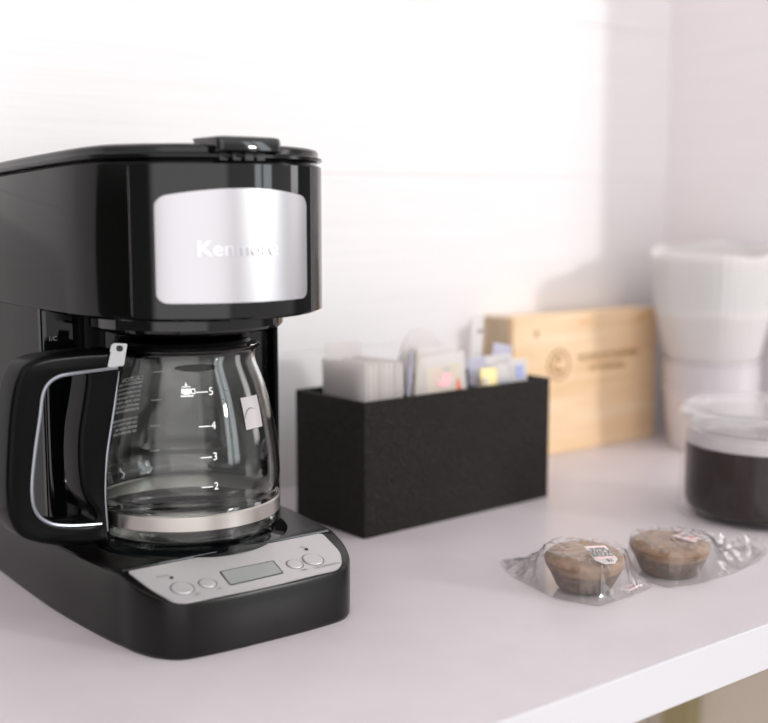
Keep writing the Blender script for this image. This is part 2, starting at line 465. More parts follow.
bm = text_mesh('Kenmore', .0102, extrude=.0005, offset=.0002, fn=lambda v: head_surf(-.0112+v.x, .2000+v.y, .0027+v.z))
o = finish('lettering', bm, M['emboss'], npl, 40); tag(o, 'raised maker name lettering')
# thin dark frame line around the nameplate
# lid
rings = [ring(HEAD, .0000, .0050, zhead), ring(HEAD, .0020, .0050, zhead)]
lofted('lid_seat', rings, M['matte'], cm, angle=30)
rings = [ring(HEAD, i_z, i_in, zhead) for i_z, i_in in ((.0010, .0012), (.0012, -.0002), (.0020, -.0012), (.0034, -.0012), (.0040, .0004), (.0044, .0008), (.0064, .0008), (.0078, .0018), (.0086, .0050), (.0090, .0120))]
lid = lofted('lid', rings, M['black'], cm, angle=50)
lt = rounded_poly([(-.0245, -.1110), (-.006, -.1135), (.0100, -.1115), (.0105, -.085), (-.0250, -.085)], [.003, .012, .003, .002, .002], 5)
bm = bmesh.new(); loft(bm, [[Vector((p.x, p.y+.0015, .2462)) for p in lt], [Vector((p.x, p.y, .2472)) for p in lt], [Vector((p.x, p.y, .2515)) for p in lt], [Vector((p.x, p.y+.0014, .2532)) for p in lt], [Vector((p.x*.9-.0006, p.y*.97, .2538)) for p in lt]])
finish('lid_tab', bm, M['gloss'], lid, 40)
for k in range(4):
    x = -.0205+k*.0062
    bm = bmesh.new()
    loft(bm, [[Vector((x+a_, smooth_y(x)-dy, z_)) for a_, z_ in ((0, .2426), (.0044, .2426), (.0044, .2460), (0, .2460))] for dy in (.0005, .0016)])
    finish('vent_slot', bm, M['dark'], lid, 30)
# filter basket below the head
lathe_obj('filter_basket', [(0, .1510), (.030, .1510), (.0330, .1516), (.0420, .1530), (.0520, .1560), (.0530, .1575), (.0530, .1650), (0, .1650)], M['gloss'], cm, 80, (wl.x, wl.y-.004), angle=25)

# ------------------------------------------------------------------ carafe
cf = empty('glass_carafe', (CX, CY, .0411))
tag(cf, 'clear glass carafe with black handle and steel band on the warming plate', 'carafe')
Z0 = .0411
OUT = [(.0440, .0415), (.0475, .0422), (.0502, .0440), (.0512, .0470), (.0512, .0560), (.0505, .0590), (.0497, .0612), (.0500, .0632), (.0512, .0660), (.0520, .0700),
       (.0521, .0760), (.0516, .0830), (.0505, .0920), (.0490, .1010), (.0473, .1100), (.0452, .1185), (.0428, .1265), (.0402, .1335), (.0384, .1380), (.0377, .1405), (.0378, .1425), (.0390, .1438)]
outd = [(p.x, p.y) for p in catmull([Vector(p) for p in OUT], 4)]
def R_at(z):
    for a, b in zip(outd, outd[1:]):
        if a[1] <= z <= b[1]: return a[0]+(b[0]-a[0])*(z-a[1])/max(1e-9, b[1]-a[1])
    return outd[-1][0]
T = .0018
inn = []
for i, (r_, z_) in enumerate(outd):
    a = outd[max(i-1, 0)]; b = outd[min(i+1, len(outd)-1)]
    t = Vector((b[0]-a[0], b[1]-a[1])).normalized(); inn.append((r_-t.y*T, z_+t.x*T))
prof = [(0, .0413+.0008)]+[(.030, .0418)]+outd+[(.0392, .1448), (.0380, .1450)]+[p for p in reversed(inn) if p[1] < .1440]+[(.030, .0434), (0, .0434)]
bm = bmesh.new(); lathe(bm, [(r_, z_-Z0) for r_, z_ in prof], 128)
# pouring lip: pull the rim outward towards the right of the machine
for v in bm.verts:
    zz = v.co.z+Z0
    if zz > .134:
        ang = math.atan2(v.co.y, v.co.x); d = abs((ang-R(-38)+PI) % (2*PI)-PI)
        k = max(0, 1-d/R(24)); k = k*k*(3-2*k)*((zz-.134)/.011)**1.5
        v.co.x += math.cos(ang)*.0035*k; v.co.y += math.sin(ang)*.0035*k; v.co.z += .0010*k
finish('glass_body', bm, M['glass'], cf, 60)
# steel band sits outside the lower wall
lathe_obj('steel_band', [(.0514, .0512-Z0), (.0520, .0516-Z0), (.0520, .0592-Z0), (.0512, .0598-Z0), (R_at(.0595)+.0003, .0592-Z0), (.0514, .0560-Z0)], M['band'], cf, 128, closed_profile=True, angle=30)
# lid of the carafe
lathe_obj('carafe_lid', [(0, .1400-Z0), (.0335, .1400-Z0), (.0345, .1440-Z0), (.0345, .1458-Z0), (.0362, .1460-Z0), (.0368, .1468-Z0), (.0360, .1484-Z0), (.030, .1497-Z0), (.012, .1500-Z0), (0, .1500-Z0)], M['matte'], cf, 80, angle=30)
# handle
AZ = R(183); HD = Vector((math.cos(AZ), math.sin(AZ), 0)); HN = Vector((-HD.y, HD.x, 0))
if HN.y > 0: HN = -HN
def sp(s, z, o=0.): return HD*s+HN*o+Vector((0, 0, z-Z0))
outer = [(.0440, .1452), (.0560, .1462), (.0700, .1465), (.0860, .1458), (.0965, .1425), (.1020, .1335), (.1055, .1180), (.1078, .0980), (.1090, .0800), (.1080, .0665), (.1030, .0560), (.0920, .0498), (.0780, .0460), (.0640, .0440),
         (.0540, .0438), (.0530, .0480), (.0535, .0600), (.0540, .0690), (.0535, .0800), (.0528, .0910), (.0505, .1050), (.0480, .1150), (.0450, .1265), (.0425, .1352)]
hole = [(.0640, .1340), (.0700, .1342), (.0810, .1330), (.0868, .1270), (.0895, .1150), (.0930, .0970), (.0952, .0790), (.0935, .0680), (.0870, .0612), (.0760, .0578), (.0640, .0560), (.0615, .0600), (.0680, .0720), (.0700, .0880), (.0690, .1050), (.0660, .1200)]
def curve_plate(loops, half, bev, m, name, parent):
    cu = bpy.data.curves.new(name, 'CURVE'); cu.dimensions = '2D'; cu.fill_mode = 'BOTH'
    cu.extrude = half-bev; cu.bevel_depth = bev; cu.bevel_resolution = 4; cu.offset = -bev
    for lp_ in loops:
        s = cu.splines.new('POLY'); s.points.add(len(lp_)-1); s.use_cyclic_u = True
        for i, p in enumerate(lp_): s.points[i].co = (p[0], p[1], 0, 1)
    o = bpy.data.objects.new('tmp', cu); COL.objects.link(o); bpy.context.view_layer.update()
    me = bpy.data.meshes.new_from_object(o.evaluated_get(bpy.context.evaluated_depsgraph_get()))
    bpy.data.objects.remove(o); bm = bmesh.new(); bm.from_mesh(me); bpy.data.meshes.remove(me)
    bmesh.ops.remove_doubles(bm, verts=bm.verts, dist=1e-6)
    for v in bm.verts:
        s_, z_, o_ = v.co.x, v.co.y, v.co.z
        v.co = sp(s_, z_, o_)
    return finish(name, bm, m, parent, 50)
oc = [(p.x, p.y) for p in catmull([Vector(p) for p in outer], 5, True)]
hc = [(p.x, p.y) for p in catmull([Vector(p) for p in hole], 5, True)]
hd = curve_plate([oc, hc], .0105, .0032, M['matte'], 'handle', cf); tag(hd, 'black loop handle')
bead = [(.0470, .1366), (.0700, .1360), (.0815, .1345), (.0880, .1285), (.0908, .1150), (.0942, .0970), (.0965, .0790), (.0948, .0672), (.0875, .0600), (.0760, .0566), (.0590, .0545)]
bm = bmesh.new(); tube(bm, [sp(p.x, p.y, .0100) for p in catmull([Vector(p) for p in bead], 5)], .0011, 8)
tag(finish('trim_bead', bm, M['bead'], hd), 'thin bright bead round the grip opening')
bead2 = [(.0462, .1345), (.0495, .1150), (.0520, .1030), (.0545, .0900), (.0560, .0740), (.0560, .0600), (.0555, .0500)]
bm = bmesh.new(); tube(bm, [sp(p.x, p.y, .0098) for p in catmull([Vector(p) for p in bead2], 5)], .0008, 8)
tag(finish('trim_bead', bm, M['bead'], hd), 'dull bead along the glass side')
# clip
bm = bmesh.new()
cl = rounded_poly([(.0535, .1375), (.0440, .1375), (.0415, .1490), (.0500, .1500)], .0010, 3)
loft(bm, [[sp(p.x, p.y, .0107) for p in cl], [sp(p.x, p.y, .0118) for p in cl]])
clip = finish('clip', bm, M['chrome'], cf, 30); tag(clip, 'bright metal clip joining lid and handle')
bm = bmesh.new()
loft(bm, [[sp(.0462+.0016*math.cos(2*PI*k/20), .1468+.0016*math.sin(2*PI*k/20), h) for k in range(20)] for h in (.0116, .0126)])
finish('screw', bm, M['dark'], clip, 30)
# printed marks wrapped on the glass
def wrap(az, z0, rot=0.):
    def f(v):
        z = z0+v.y; r_ = R_at(z)+.00012; a = az+v.x/r_
        return Vector((r_*math.cos(a), r_*math.sin(a), z-Z0))
    return f
def flat_rect(bm, x0, x1, y0, y1, n=6):
    r_ = [[bm.verts.new((x0+(x1-x0)*i/n, y, 0)) for i in range(n+1)] for y in (y0, y1)]
    for i in range(n): bm.faces.new((r_[0][i], r_[0][i+1], r_[1][i+1], r_[1][i]))
def wrapped(bm, fn):
    for v in bm.verts: v.co = fn(v.co)
    return bm
def mark(name, b, m=None): return finish(name, b, m or M['ink'], cf, recalc=False)
A0 = R(253)
for t, z in (('5', .1240), ('4', .1065), ('3', .0905), ('2', .0750)):
    mark('level_number', text_mesh(t, .0056, fn=lambda v, z=z: wrap(A0, z)(Vector((v.x+.0050, v.y, 0)))))
    b = bmesh.new(); flat_rect(b, -.0028, .0032, -.00028, .00028); wrapped(b, wrap(A0, z)); mark('level_line', b)
    b = bmesh.new(); flat_rect(b, -.003, .003, -.00028, .00028); wrapped(b, wrap(R(84), z)); mark('level_line', b)
# little steaming cup icon
b = bmesh.new()
for x0, x1, y0, y1 in ((-.0030, .0018, -.0008, .0012), (-.0034, .0024, -.0020, -.0014), (-.0020, .0008, -.0012, -.0008), (.0018, .0034, .0007, .0012), (.0029, .0034, -.0008, .0010), (.0016, .0034, -.0010, -.0005),
                       (-.0026, .0014, .0017, .0021), (-.0012, .0000, .0022, .0030), (-.0008, -.0004, .0030, .0038)):
    flat_rect(b, x0, x1, y0, y1)
wrapped(b, lambda v: wrap(A0, .1245)(Vector((v.x*1.15-.0072, v.y*1.3, 0)))); mark('cup_symbol', b)
lines = ['CAUTION:', 'HANDLE WITH CARE', 'DO NOT USE ON RANGE', 'OR IN MICROWAVE OVEN', 'DO NOT CLEAN WITH', 'STEEL WOOL PADS OR', 'ABRASIVES. DISCARD', 'IF CRACKED OR DRY', '', 'DO NOT RETAIN HEAT', 'USE ONLY WITH YOUR', 'MAKER. NEVER USE', 'ON AN OPEN FLAME']
for i, t in enumerate(lines):
    if t: mark('caution_line', text_mesh(t, .0038 if i == 0 else .0021, align='LEFT', offset=.00006, fn=lambda v, i=i: wrap(R(112), .1215-i*.0027)(Vector((v.x-.0125, v.y, 0)))))
b = bmesh.new()
for i in range(1): flat_rect(b, -.0075, .0065, -.0085, .0085, 10)
bmesh.ops.subdivide_edges(b, edges=[e for e in b.edges if abs(e.verts[0].co.y-e.verts[1].co.y) > .001], cuts=6)
wrapped(b, lambda v: wrap(R(291), .1105)(v))
o = finish('sticker', b, M['sticker'], cf, recalc=False); tag(o, 'pale rectangular sticker with a dark curved mark')
b = bmesh.new(); pts = [(-.0070, -.003), (-.0050, .0005), (-.0020, .0022), (.0020, .0015)]
arcp = catmull([Vector(p) for p in pts], 5)
vv = [[b.verts.new((p.x, p.y+dy*(1-i/len(arcp)), 0)) for i, p in enumerate(arcp)] for dy in (0, .0018)]
for i in range(len(arcp)-1): b.faces.new((vv[0][i], vv[0][i+1], vv[1][i+1], vv[1][i]))
def wr2(v):
    p = wrap(R(291), .1105)(v); q = Vector((p.x, p.y, 0)).normalized()*.00015; return p+q
wrapped(b, wr2); finish('sticker_mark', b, M['greyink'], o, recalc=False)

# ------------------------------------------------------------------ black condiment box
BT = .0396
cb = empty('condiment_box', (.4545, .6070, 0), BT)
tag(cb, 'black embossed open box divided into compartments for packets', 'box')
W, D, Hh = .1815, .0775, .0922
def openbox():
    bm = bmesh.new()
    t = .0035
    def rect(x0, x1, y0, y1, z, r=.0025):
        return [Vector((p.x, p.y, z)) for p in rounded_poly([(x0, y0), (x1, y0), (x1, y1), (x0, y1)], .0012, 3)]
    loft(bm, [rect(0, W, 0, D, 0), rect(0, W, 0, D, Hh-.0006), rect(.0006, W-.0006, .0006, D-.0006, Hh), rect(t-.0005, W-t+.0005, t-.0005, D-t+.0005, Hh), rect(t, W-t, t, D-t, Hh-.0006), rect(t, W-t, t, D-t, .045)])
    return finish('box_shell', bm, M['box'], cb, 30)
openbox()
box('divider', .0525, .0550, .0036, D-.0036, .0452, Hh-.0025, M['matte'], cb)
box('divider', .1180, .1205, .0036, D-.0036, .0452, Hh-.0025, M['matte'], cb)

def packet_mesh(w_, h_, t_, puff=1., n=8, crimp=.006):
    """a sealed paper sachet standing on its lower edge: x width, z height, y thickness"""
    bm = bmesh.new(); F = [[None]*(n+1) for _ in range(n+1)]; B = [[None]*(n+1) for _ in range(n+1)]
    for i in range(n+1):
        for k in range(n+1):
            u, v = i/n, k/n
            e = min(1, min(v, 1-v)*h_/crimp/1.6)*min(1, min(u, 1-u)*w_/.006)
            th = t_/2*(.12+.88*math.sin(e*PI/2)*puff)
            x = (u-.5)*w_; z = v*h_; wv = .0006*noise.noise(Vector((x*60, z*60, t_*900)))
            F[i][k] = bm.verts.new((x, -th+wv, z)); B[i][k] = bm.verts.new((x, th+wv, z))
    for i in range(n):
        for k in range(n):
            bm.faces.new((F[i][k], F[i+1][k], F[i+1][k+1], F[i][k+1])); bm.faces.new((B[i][k], B[i][k+1], B[i+1][k+1], B[i+1][k]))
    for k in range(n):
        bm.faces.new((F[0][k], F[0][k+1], B[0][k+1], B[0][k])); bm.faces.new((F[n][k], B[n][k], B[n][k+1], F[n][k+1]))
        bm.faces.new((F[k][0], B[k][0], B[k+1][0], F[k+1][0])); bm.faces.new((F[k][n], F[k+1][n], B[k+1][n], B[k][n]))
    return bm
PKM = {}
def packet(name, a, b, z, rz, tilt, lean, w_, h_, t_, m, label, group=None, cat='packet', puff=1.):
    """a, b in the box's own axes; rz turns it, tilt leans it about its own width, lean rolls it"""
    o = finish(name, packet_mesh(w_, h_, t_, puff), m, None, 40)
    mt = Matrix.Translation((.4545, .6070, 0)) @ Matrix.Rotation(BT, 4, 'Z') @ Matrix.Translation((a, b, z)) @ Matrix.Rotation(rz, 4, 'Z') @ Matrix.Rotation(lean, 4, 'Y') @ Matrix.Rotation(tilt, 4, 'X')
    o.matrix_world = mt; tag(o, label, cat, group); return o
FZ = .0456
# left compartment: a row of plain white sachets, their faces towards the left end
for k in range(8):
    a = .0120+k*.0046; hh = .0680+(.002, -.001, .001, -.002, .0015, 0, .002, -.001)[k]
    packet('sugar_packet', a, .0345, FZ, R(90), R(0), R(2.2), .048, hh, .0040, M['paper_warm'] if k % 3 else M['paper_grey'],
           'plain white sugar packet standing in the left compartment of the black box', 'plain sugar packets in the left compartment')
o = packet('sugar_packet', .0330, .0640, FZ, R(4), R(-2), R(2), .034, .0790, .0030, M['paper_grey'], 'taller greyish packet at the back of the left compartment', None)
# middle compartment
p1 = [packet('sweetener_packet', .0640+k*.0065, .0340, FZ, R(50), R(4), R(-6), .036, .0760-.002*k, .0035, m_, lb, None) for k, (m_, lb) in enumerate(((M['lilac'], 'bluish packet edge on, first from the left in the middle compartment'), (M['cream'], 'cream packet edge on, leaning beside the bluish one')))]
pk = packet('sweetener_packet', .0880, .0130, FZ, R(2), R(-5), R(-3), .0500, .0700, .0045, M['paper'], 'white sweetener packet with pink swirl print at the front of the box', None)
def on_packet(parent, shape, m, name, y=-.00235):
    bm = bmesh.new()
    loft(bm, [[Vector((p[0], y-.0001, p[1])) for p in shape], [Vector((p[0], y+.0003, p[1])) for p in shape]])
    return finish(name, bm, m, parent, 30)
def ell(cx, cz, rx, rz_, n=24, a0=0, a1=2*PI): return [(cx+rx*math.cos(a0+(a1-a0)*k/n), cz+rz_*math.sin(a0+(a1-a0)*k/n)) for k in range(n)]
def arc_band(cx, cz, r0, r1, a0, a1, n=16, sx=1.):
    return [(cx+sx*r1*math.cos(a0+(a1-a0)*k/n), cz+r1*math.sin(a0+(a1-a0)*k/n)) for k in range(n+1)]+[(cx+sx*r0*math.cos(a1+(a0-a1)*k/n), cz+r0*math.sin(a1+(a0-a1)*k/n)) for k in range(n+1)]
on_packet(pk, rounded_poly([(-.017, .034), (.019, .034), (.019, .063), (-.017, .063)], .003, 4), M['cream'], 'printed_panel', -.00232)
on_packet(pk, ell(.001, .0500, .0070, .0030), M['pink'], 'printed_swirl', -.00255)
on_packet(pk, ell(.003, .0550, .0060, .0020), M['pink'], 'printed_swirl', -.00255)
on_packet(pk, arc_band(-.003, .0540, .0048, .0062, R(100), R(260), 12), M['pink'], 'printed_swirl', -.00255)
on_packet(pk, [(.001, .0590), (.008, .0590), (.008, .0608), (.001, .0608)], M['lilac'], 'printed_word', -.00255)
on_packet(pk, [(.012, .040), (.017, .040), (.0165, .0475), (.0145, .0525), (.0128, .0475)], M['red'], 'printed_spot', -.00255)
# rounded white paper filter disc behind
def round_sheet(name, a, b, z, rx, rz_, label):
    bm = bmesh.new(); n = 40
    fr = [Vector((rx*math.cos(2*PI*k/n), -.0012+.0009*math.sin(7*2*PI*k/n), rz_*math.sin(2*PI*k/n)+rz_)) for k in range(n)]
    bk = [v+Vector((0, .0024, 0)) for v in fr]
    loft(bm, [fr, bk]); o = finish(name, bm, M['paper'], None, 40)
    o.matrix_world = Matrix.Translation((.4545, .6070, 0)) @ Matrix.Rotation(BT, 4, 'Z') @ Matrix.Translation((a, b, z)) @ Matrix.Rotation(R(2), 4, 'Z') @ Matrix.Rotation(R(-4), 4, 'X')
    return tag(o, label, 'filter')
round_sheet('paper_filter', .0950, .0450, .0456, .0270, .0430, 'round-topped white paper sheet behind the pink-printed packet')
packet('sweetener_packet', .0905, .0300, FZ, R(0), R(-3), R(2), .046, .0740, .0040, M['paper'], 'plain white packet between the pink-printed one and the round sheet', None)
# right compartment
tp = packet('creamer_packet', .1400, .0400, FZ, R(6), R(-3), R(6), .0150, .0930, .0040, M['paper'], 'tall narrow white packet with a small black mark, tallest in the box', None)
on_packet(tp, [(-.002, .0800), (.004, .0807), (.004, .0822), (-.002, .0815)], M['dark'], 'printed_mark', -.0023)
cp2 = packet('creamer_packet', .1500, .0300, FZ, R(0), R(-4), R(13), .0200, .0720, .0060, M['lilac'], 'crumpled bluish-white packet leaning beside the tall narrow one', None)
on_packet(cp2, [(-.004, .060), (.001, .061), (.002, .063), (-.003, .062)], M['dark'], 'printed_mark', -.0033)
q = [(.1300, .0100, .0180, .0570, M['yellow'], 'yellow-fronted packet at the front of the right compartment'),
     (.1455, .0110, .0150, .0590, M['paper'], 'white packet right of the yellow one in the right compartment'),
     (.1620, .0110, .0210, .0610, M['paper'], 'white packet with a blue square, rightmost in the black box')]
for i, (a, b, w_, h_, m_, lb) in enumerate(q):
    o = packet('creamer_packet', a, b, FZ, R(3), R(-7), R(3), w_, h_, .0050, m_, lb, None)
    if i == 0: on_packet(o, [(-.009, .030), (-.0045, .030), (-.0045, .050), (-.009, .050)], M['paper'], 'printed_stripe', -.0028)
    if i == 2: on_packet(o, rounded_poly([(-.005, .046), (.003, .046), (.003, .0565), (-.005, .0565)], .001, 3), M['blue'], 'printed_square', -.0028)
    if i == 1: on_packet(o, ell(-.001, .0455, .0045, .0022), M['lilac'], 'printed_spot', -.0028)
packet('creamer_packet', .1480, .0210, FZ, R(2), R(-7), R(0), .0440, .0640, .0045, M['paper'], 'wide white packet behind the yellow and blue ones', None)
o = packet('creamer_packet', .1330, .0200, FZ, R(2), R(-7), R(-2), .0200, .0640, .0030, M['lilac'], 'bluish packet behind the yellow-fronted one', None)

# ------------------------------------------------------------------ wooden box
wb = empty('wooden_box', (.6986, .7190, 0), R(-.3))
tag(wb, 'pale pine box with burnt stamp standing against the back wall', 'box')
WL, WD, WH = .1890, .0425, .1262
def part(name, x0, x1, y0, y1, z0, z1, m, bev=.0008): return box(name, x0, x1, y0, y1, z0, z1, m, wb, bev, 2)
fp = part('front_panel', .0, WL, 0, .006, 0, WH, M['pine'])
part('back_panel', 0, WL, WD-.005, WD, 0, WH-.003, M['pine'])
tag(part('end_panel', 0, .010, .0062, WD-.0052, 0, WH-.001, M['pine_end']), 'end board with shade put into its colour')
tag(part('end_panel', WL-.010, WL, .0062, WD-.0052, 0, WH-.001, M['pine_end']), 'end board with shade put into its colour')
part('top_panel', .0102, WL-.0102, .0062, WD-.0052, WH-.008, WH-.002, M['pine'])
part('bottom_panel', .0102, WL-.0102, .0062, WD-.0052, 0, .007, M['pine'])
def on_front(shape, m, name, y=-.0003):
    bm = bmesh.new(); loft(bm, [[Vector((p[0], y, p[1])) for p in shape], [Vector((p[0], .0008, p[1])) for p in shape]])
    return finish(name, bm, m, fp, 30)
on_front(ell(.0275, .1105, .0024, .0030), M['knot'], 'knot')
on_front([(.078, .1155), (.088, .1160), (.100, .1190), (.094, .1200), (.082, .1178)], M['streak'], 'grain_streak')
on_front([(.150, .1130), (.160, .1180), (.176, .1220), (.184, .1215), (.170, .1165), (.158, .1125)], M['streak'], 'grain_streak')
cx, cz = .0560, .0810
on_front(arc_band(cx, cz, .0118, .0138, 0, 2*PI*.999, 40), M['burn'], 'stamp_ring')
on_front(ell(cx-.001, cz+.0058, .0050, .0022), M['burn'], 'stamp_mark'); on_front(ell(cx, cz-.0058, .0056, .0024), M['burn'], 'stamp_mark')
on_front(ell(cx-.007, cz-.0005, .0014, .0040), M['burn'], 'stamp_mark')
def front_text(t, x, z, s, sp_=1.15):
    bm = text_mesh(t, s, extrude=.0003, offset=.0002, space=sp_, mtx=Matrix.Translation((x, -.0001, z)) @ Matrix.Rotation(R(90), 4, 'X'))
    return finish('stamped_words', bm, M['burn'], fp, 30)
front_text('HOUSE OF BURNERS', .1215, .0850, .0078); front_text('EST CALIFORNIA', .1200, .0745, .0056)

# ------------------------------------------------------------------ cups and coffee filters
KX, KY = .889, .655
def cup(i):
    z0 = .0004+i*.0060; h_ = .0580
    prof = [(0, z0+.0010), (.0352, z0+.0010), (.0358, z0), (.0365, z0+.0004), (.0370, z0+.004), (.0428, z0+h_-.003), (.0448, z0+h_-.0026), (.0450, z0+h_-.0012), (.0446, z0+h_), (.0432, z0+h_-.0004), (.0423, z0+h_-.003), (.0364, z0+.0042), (.0358, z0+.0014), (0, z0+.0014)]
    o = lathe_obj('plastic_cup', [(r_-(.0006*0), z_) for r_, z_ in prof], M['clearcup'], None, 64, (0, 0), angle=40, loc=(KX, KY, 0))
    return tag(o, 'milky plastic cup nested in the stack beside the wooden box, only its rim showing' if i else 'milky plastic cup at the bottom of the stack beside the wooden box', 'cup', 'nested plastic cups' if i else None)
cup0 = None
for i in range(5): cup(i)
def filt(i, N=12):
    f = i/(N-1); n = 176; zb = .0826+.0045*i
    bm = bmesh.new(); hgt = .0505; Rt = .0515+.0046*f
    rows = []
    for u in (0, .25, .5, .75, 1):
        rr_ = []
        for k in range(n):
            a = 2*PI*k/n; flute = math.sin(a*44)*.00045*(.25+u)
            r_ = .0408+(Rt-.0408)*u+flute+.0016*noise.noise(Vector((math.cos(a)*2, math.sin(a)*2, 9)))*u
            z_ = zb+hgt*u+((.0030+.0022*f)*noise.noise(Vector((math.cos(a)*1.9+5, math.sin(a)*1.9, 2)))+.0045*math.sin(a+.8)*f)*u
            rr_.append(Vector((r_*math.cos(a), r_*math.sin(a), z_)))
        rows.append(rr_)
    loft(bm, rows, True, False)
    o = finish('coffee_filter', bm, M['filter'], None, 60, loc=(KX, KY, 0)); solid(o, .0004, 1)
    top = i == N-1
    return tag(o, 'topmost fluted white coffee filter on the stack in the corner' if top else 'fluted white paper coffee filter nested in the stack above the cups', 'coffee filter', None if top else 'nested coffee filters')
for i in range(12): filt(i)

# ------------------------------------------------------------------ glass jar of coffee
JX, JY = .7205, .4835
jr = empty('glass_jar', (JX, JY, 0)); tag(jr, 'round lidded glass jar full of dark coffee at the right', 'jar')
lathe_obj('jar_body', [(0, .0004), (.0500, .0004), (.0560, .0012), (.0588, .0035), (.0590, .0070), (.0582, .0120), (.0580, .0640), (.0576, .0690), (.0560, .0705), (.0548, .0690), (.0548, .0120), (.0530, .0070), (.0490, .0048), (0, .0046)], M['jar_glass'], jr, 128, angle=60)
jl = lathe_obj('jar_lid', [(0, .0640), (.0510, .0640), (.0535, .0650), (.0540, .0712), (.0590, .0716), (.0606, .0735), (.0608, .0765), (.0598, .0790), (.0570, .0805), (.0545, .0800), (.0520, .0775), (.0400, .0765), (.0250, .0762), (0, .0762)], M['jar_lid'], jr, 128, angle=60)
lathe_obj('seal_ring', [(.0520, .0530), (.0543, .0532), (.0546, .0545), (.0546, .0600), (.0540, .0606), (.0540, .0612), (.0546, .0618), (.0546, .0640), (.0520, .0640)], thin('seal', (.9, .9, .9), .6, .66, (.86, .83, .85), .3), jl, 96, closed_profile=True)
cg = lathe_obj('ground_coffee', [(0, .0052), (.0480, .0052), (.0520, .0072), (.0540, .0122), (.0542, .0520), (.0530, .0526), (.030, .0530), (0, .0532)], M['coffee'], None, 96, angle=40, loc=(JX, JY, 0))
tag(cg, 'dark coffee filling the lidded glass jar', 'coffee', kind='stuff')

# ------------------------------------------------------------------ muffins in cellophane
def muffin(name, x, y, z, rt, rb, h_, tilt, az, label):
    bm = bmesh.new(); n = 72; prof = [(0, 0), (rb*.95, 0), (rb, .001), (rb+(rt-rb)*.45, h_*.40), (rb+(rt-rb)*.8, h_*.62), (rt, h_*.78), (rt*1.02, h_*.88), (rt*.95, h_*.97), (rt*.72, h_*1.02), (rt*.4, h_*1.01), (0, h_*1.0)]
    lathe(bm, prof, n)
    for f in bm.faces:
        c = f.calc_center_median(); f.material_index = 1 if c.z < h_*.66 else 0
    for v in bm.verts:
        d = noise.noise(v.co*130)*.0009+noise.noise(v.co*55+Vector((3, 1, z*900)))*.0016
        v.co += Vector((v.co.x, v.co.y, .01)).normalized()*d*(1 if v.co.z > .0015 else 0)
    o = finish(name, bm, [M['cake'], M['cakeside']], None, 50)
    ax = Vector((math.cos(az), math.sin(az), 0))
    o.matrix_world = Matrix.Translation((x, y, z)) @ Matrix.Rotation(tilt, 4, ax)
    return tag(o, label, 'muffin')
M1 = (.4945, .4475); M2 = (.5590, .4370)
muffin('mini_muffin', M1[0], M1[1], .0028, .0228, .0165, .0185, R(4), R(-41), 'small brown muffin in clear wrap, the left one with a shield-shaped label')
muffin('mini_muffin', M2[0], M2[1], .0020, .0232, .0180, .0175, R(3), R(-41), 'small brown muffin in clear wrap, the right one nearer the glass jar')

def film(name, cx, cy, poly, rt, hm, label, tails=(), seed=0., amp=1.):
    """a closed cellophane bag draped over a muffin; poly = flat outline on the counter"""
    n, m_ = 144, 30; N = len(poly)
    def boundary(a):
        d = Vector((math.cos(a), math.sin(a))); best = .03
        for i in range(N):
            p = Vector(poly[i])-Vector((cx, cy)); q_ = Vector(poly[(i+1) % N])-Vector((cx, cy)); e = q_-p
            den = d.x*e.y-d.y*e.x
            if abs(den) < 1e-12: continue
            t = (p.x*e.y-p.y*e.x)/den; s = (p.x*d.y-p.y*d.x)/den
            if t > 0 and -1e-6 <= s <= 1+1e-6: best = t
        return best
    bm = bmesh.new(); rows = []
    for j in range(1, m_+1):
        u = j/m_; row = []
        for i in range(n):
            a = 2*PI*i/n; Rb = boundary(a); r_ = Rb*u
            x, y = r_*math.cos(a), r_*math.sin(a)
            if r_ < rt: z = hm-.0012*(r_/rt)**2
            else:
                t = (r_-rt)/max(.002, (Rb-rt)); t = min(1, t)
                z = .0009+(hm-.0022)*(1-t)**1.7
            rid = 1-abs(noise.noise(Vector((x*70+seed, y*70, 3.1))))*2.2
            rid2 = 1-abs(noise.noise(Vector((x*190, y*190+seed, 1.7))))*2.2
            k = min(1, r_/rt)**2
            z += amp*(max(0, rid)*.0023+max(0, rid2)*.0012-.0010)*(.35+.65*k)
            for (tx, ty, tr, th) in tails:
                dd_ = math.hypot(cx+x-tx, cy+y-ty)
                if dd_ < tr:
                    w_ = (1-dd_/tr); z += th*w_*(.55+.45*math.sin((cx+x-tx)*900+(cy+y-ty)*1500+seed))
            wob = 1+.012*noise.noise(Vector((math.cos(a)*6, math.sin(a)*6, seed)))*u
            row.append(Vector((x*wob, y*wob, max(z, .0010 if j < m_ else .0007))))
        rows.append(row)
    top = [bm.verts.new((0, 0, hm+.0004))]
    vr = [[bm.verts.new(p) for p in r_] for r_ in rows]
    for i in range(n): bm.faces.new((top[0], vr[0][i], vr[0][(i+1) % n]))
    for a_, b_ in zip(vr, vr[1:]):
        for i in range(n): bm.faces.new((a_[i], b_[i], b_[(i+1) % n], a_[(i+1) % n]))
    base = [[bm.verts.new((p.x*s, p.y*s, .0005)) for p in rows[-1]] for s in (.995, .5)]
    for i in range(n): bm.faces.new((vr[-1][i], base[0][i], base[0][(i+1) % n], vr[-1][(i+1) % n])); bm.faces.new((base[0][i], base[1][i], base[1][(i+1) % n], base[0][(i+1) % n]))
    bm.faces.new(base[1])
    o = finish(name, bm, M['film'], None, 28, loc=(cx, cy, 0)); return tag(o, label, 'wrapper')
POLY1 = [(.4890, .5130), (.5150, .5050), (.5330, .4960), (.5330, .4800), (.5260, .4650), (.5230, .4480), (.5290, .4330), (.5262, .4235), (.5141, .4213), (.4766, .4203), (.4680, .4457), (.4745, .4844)]
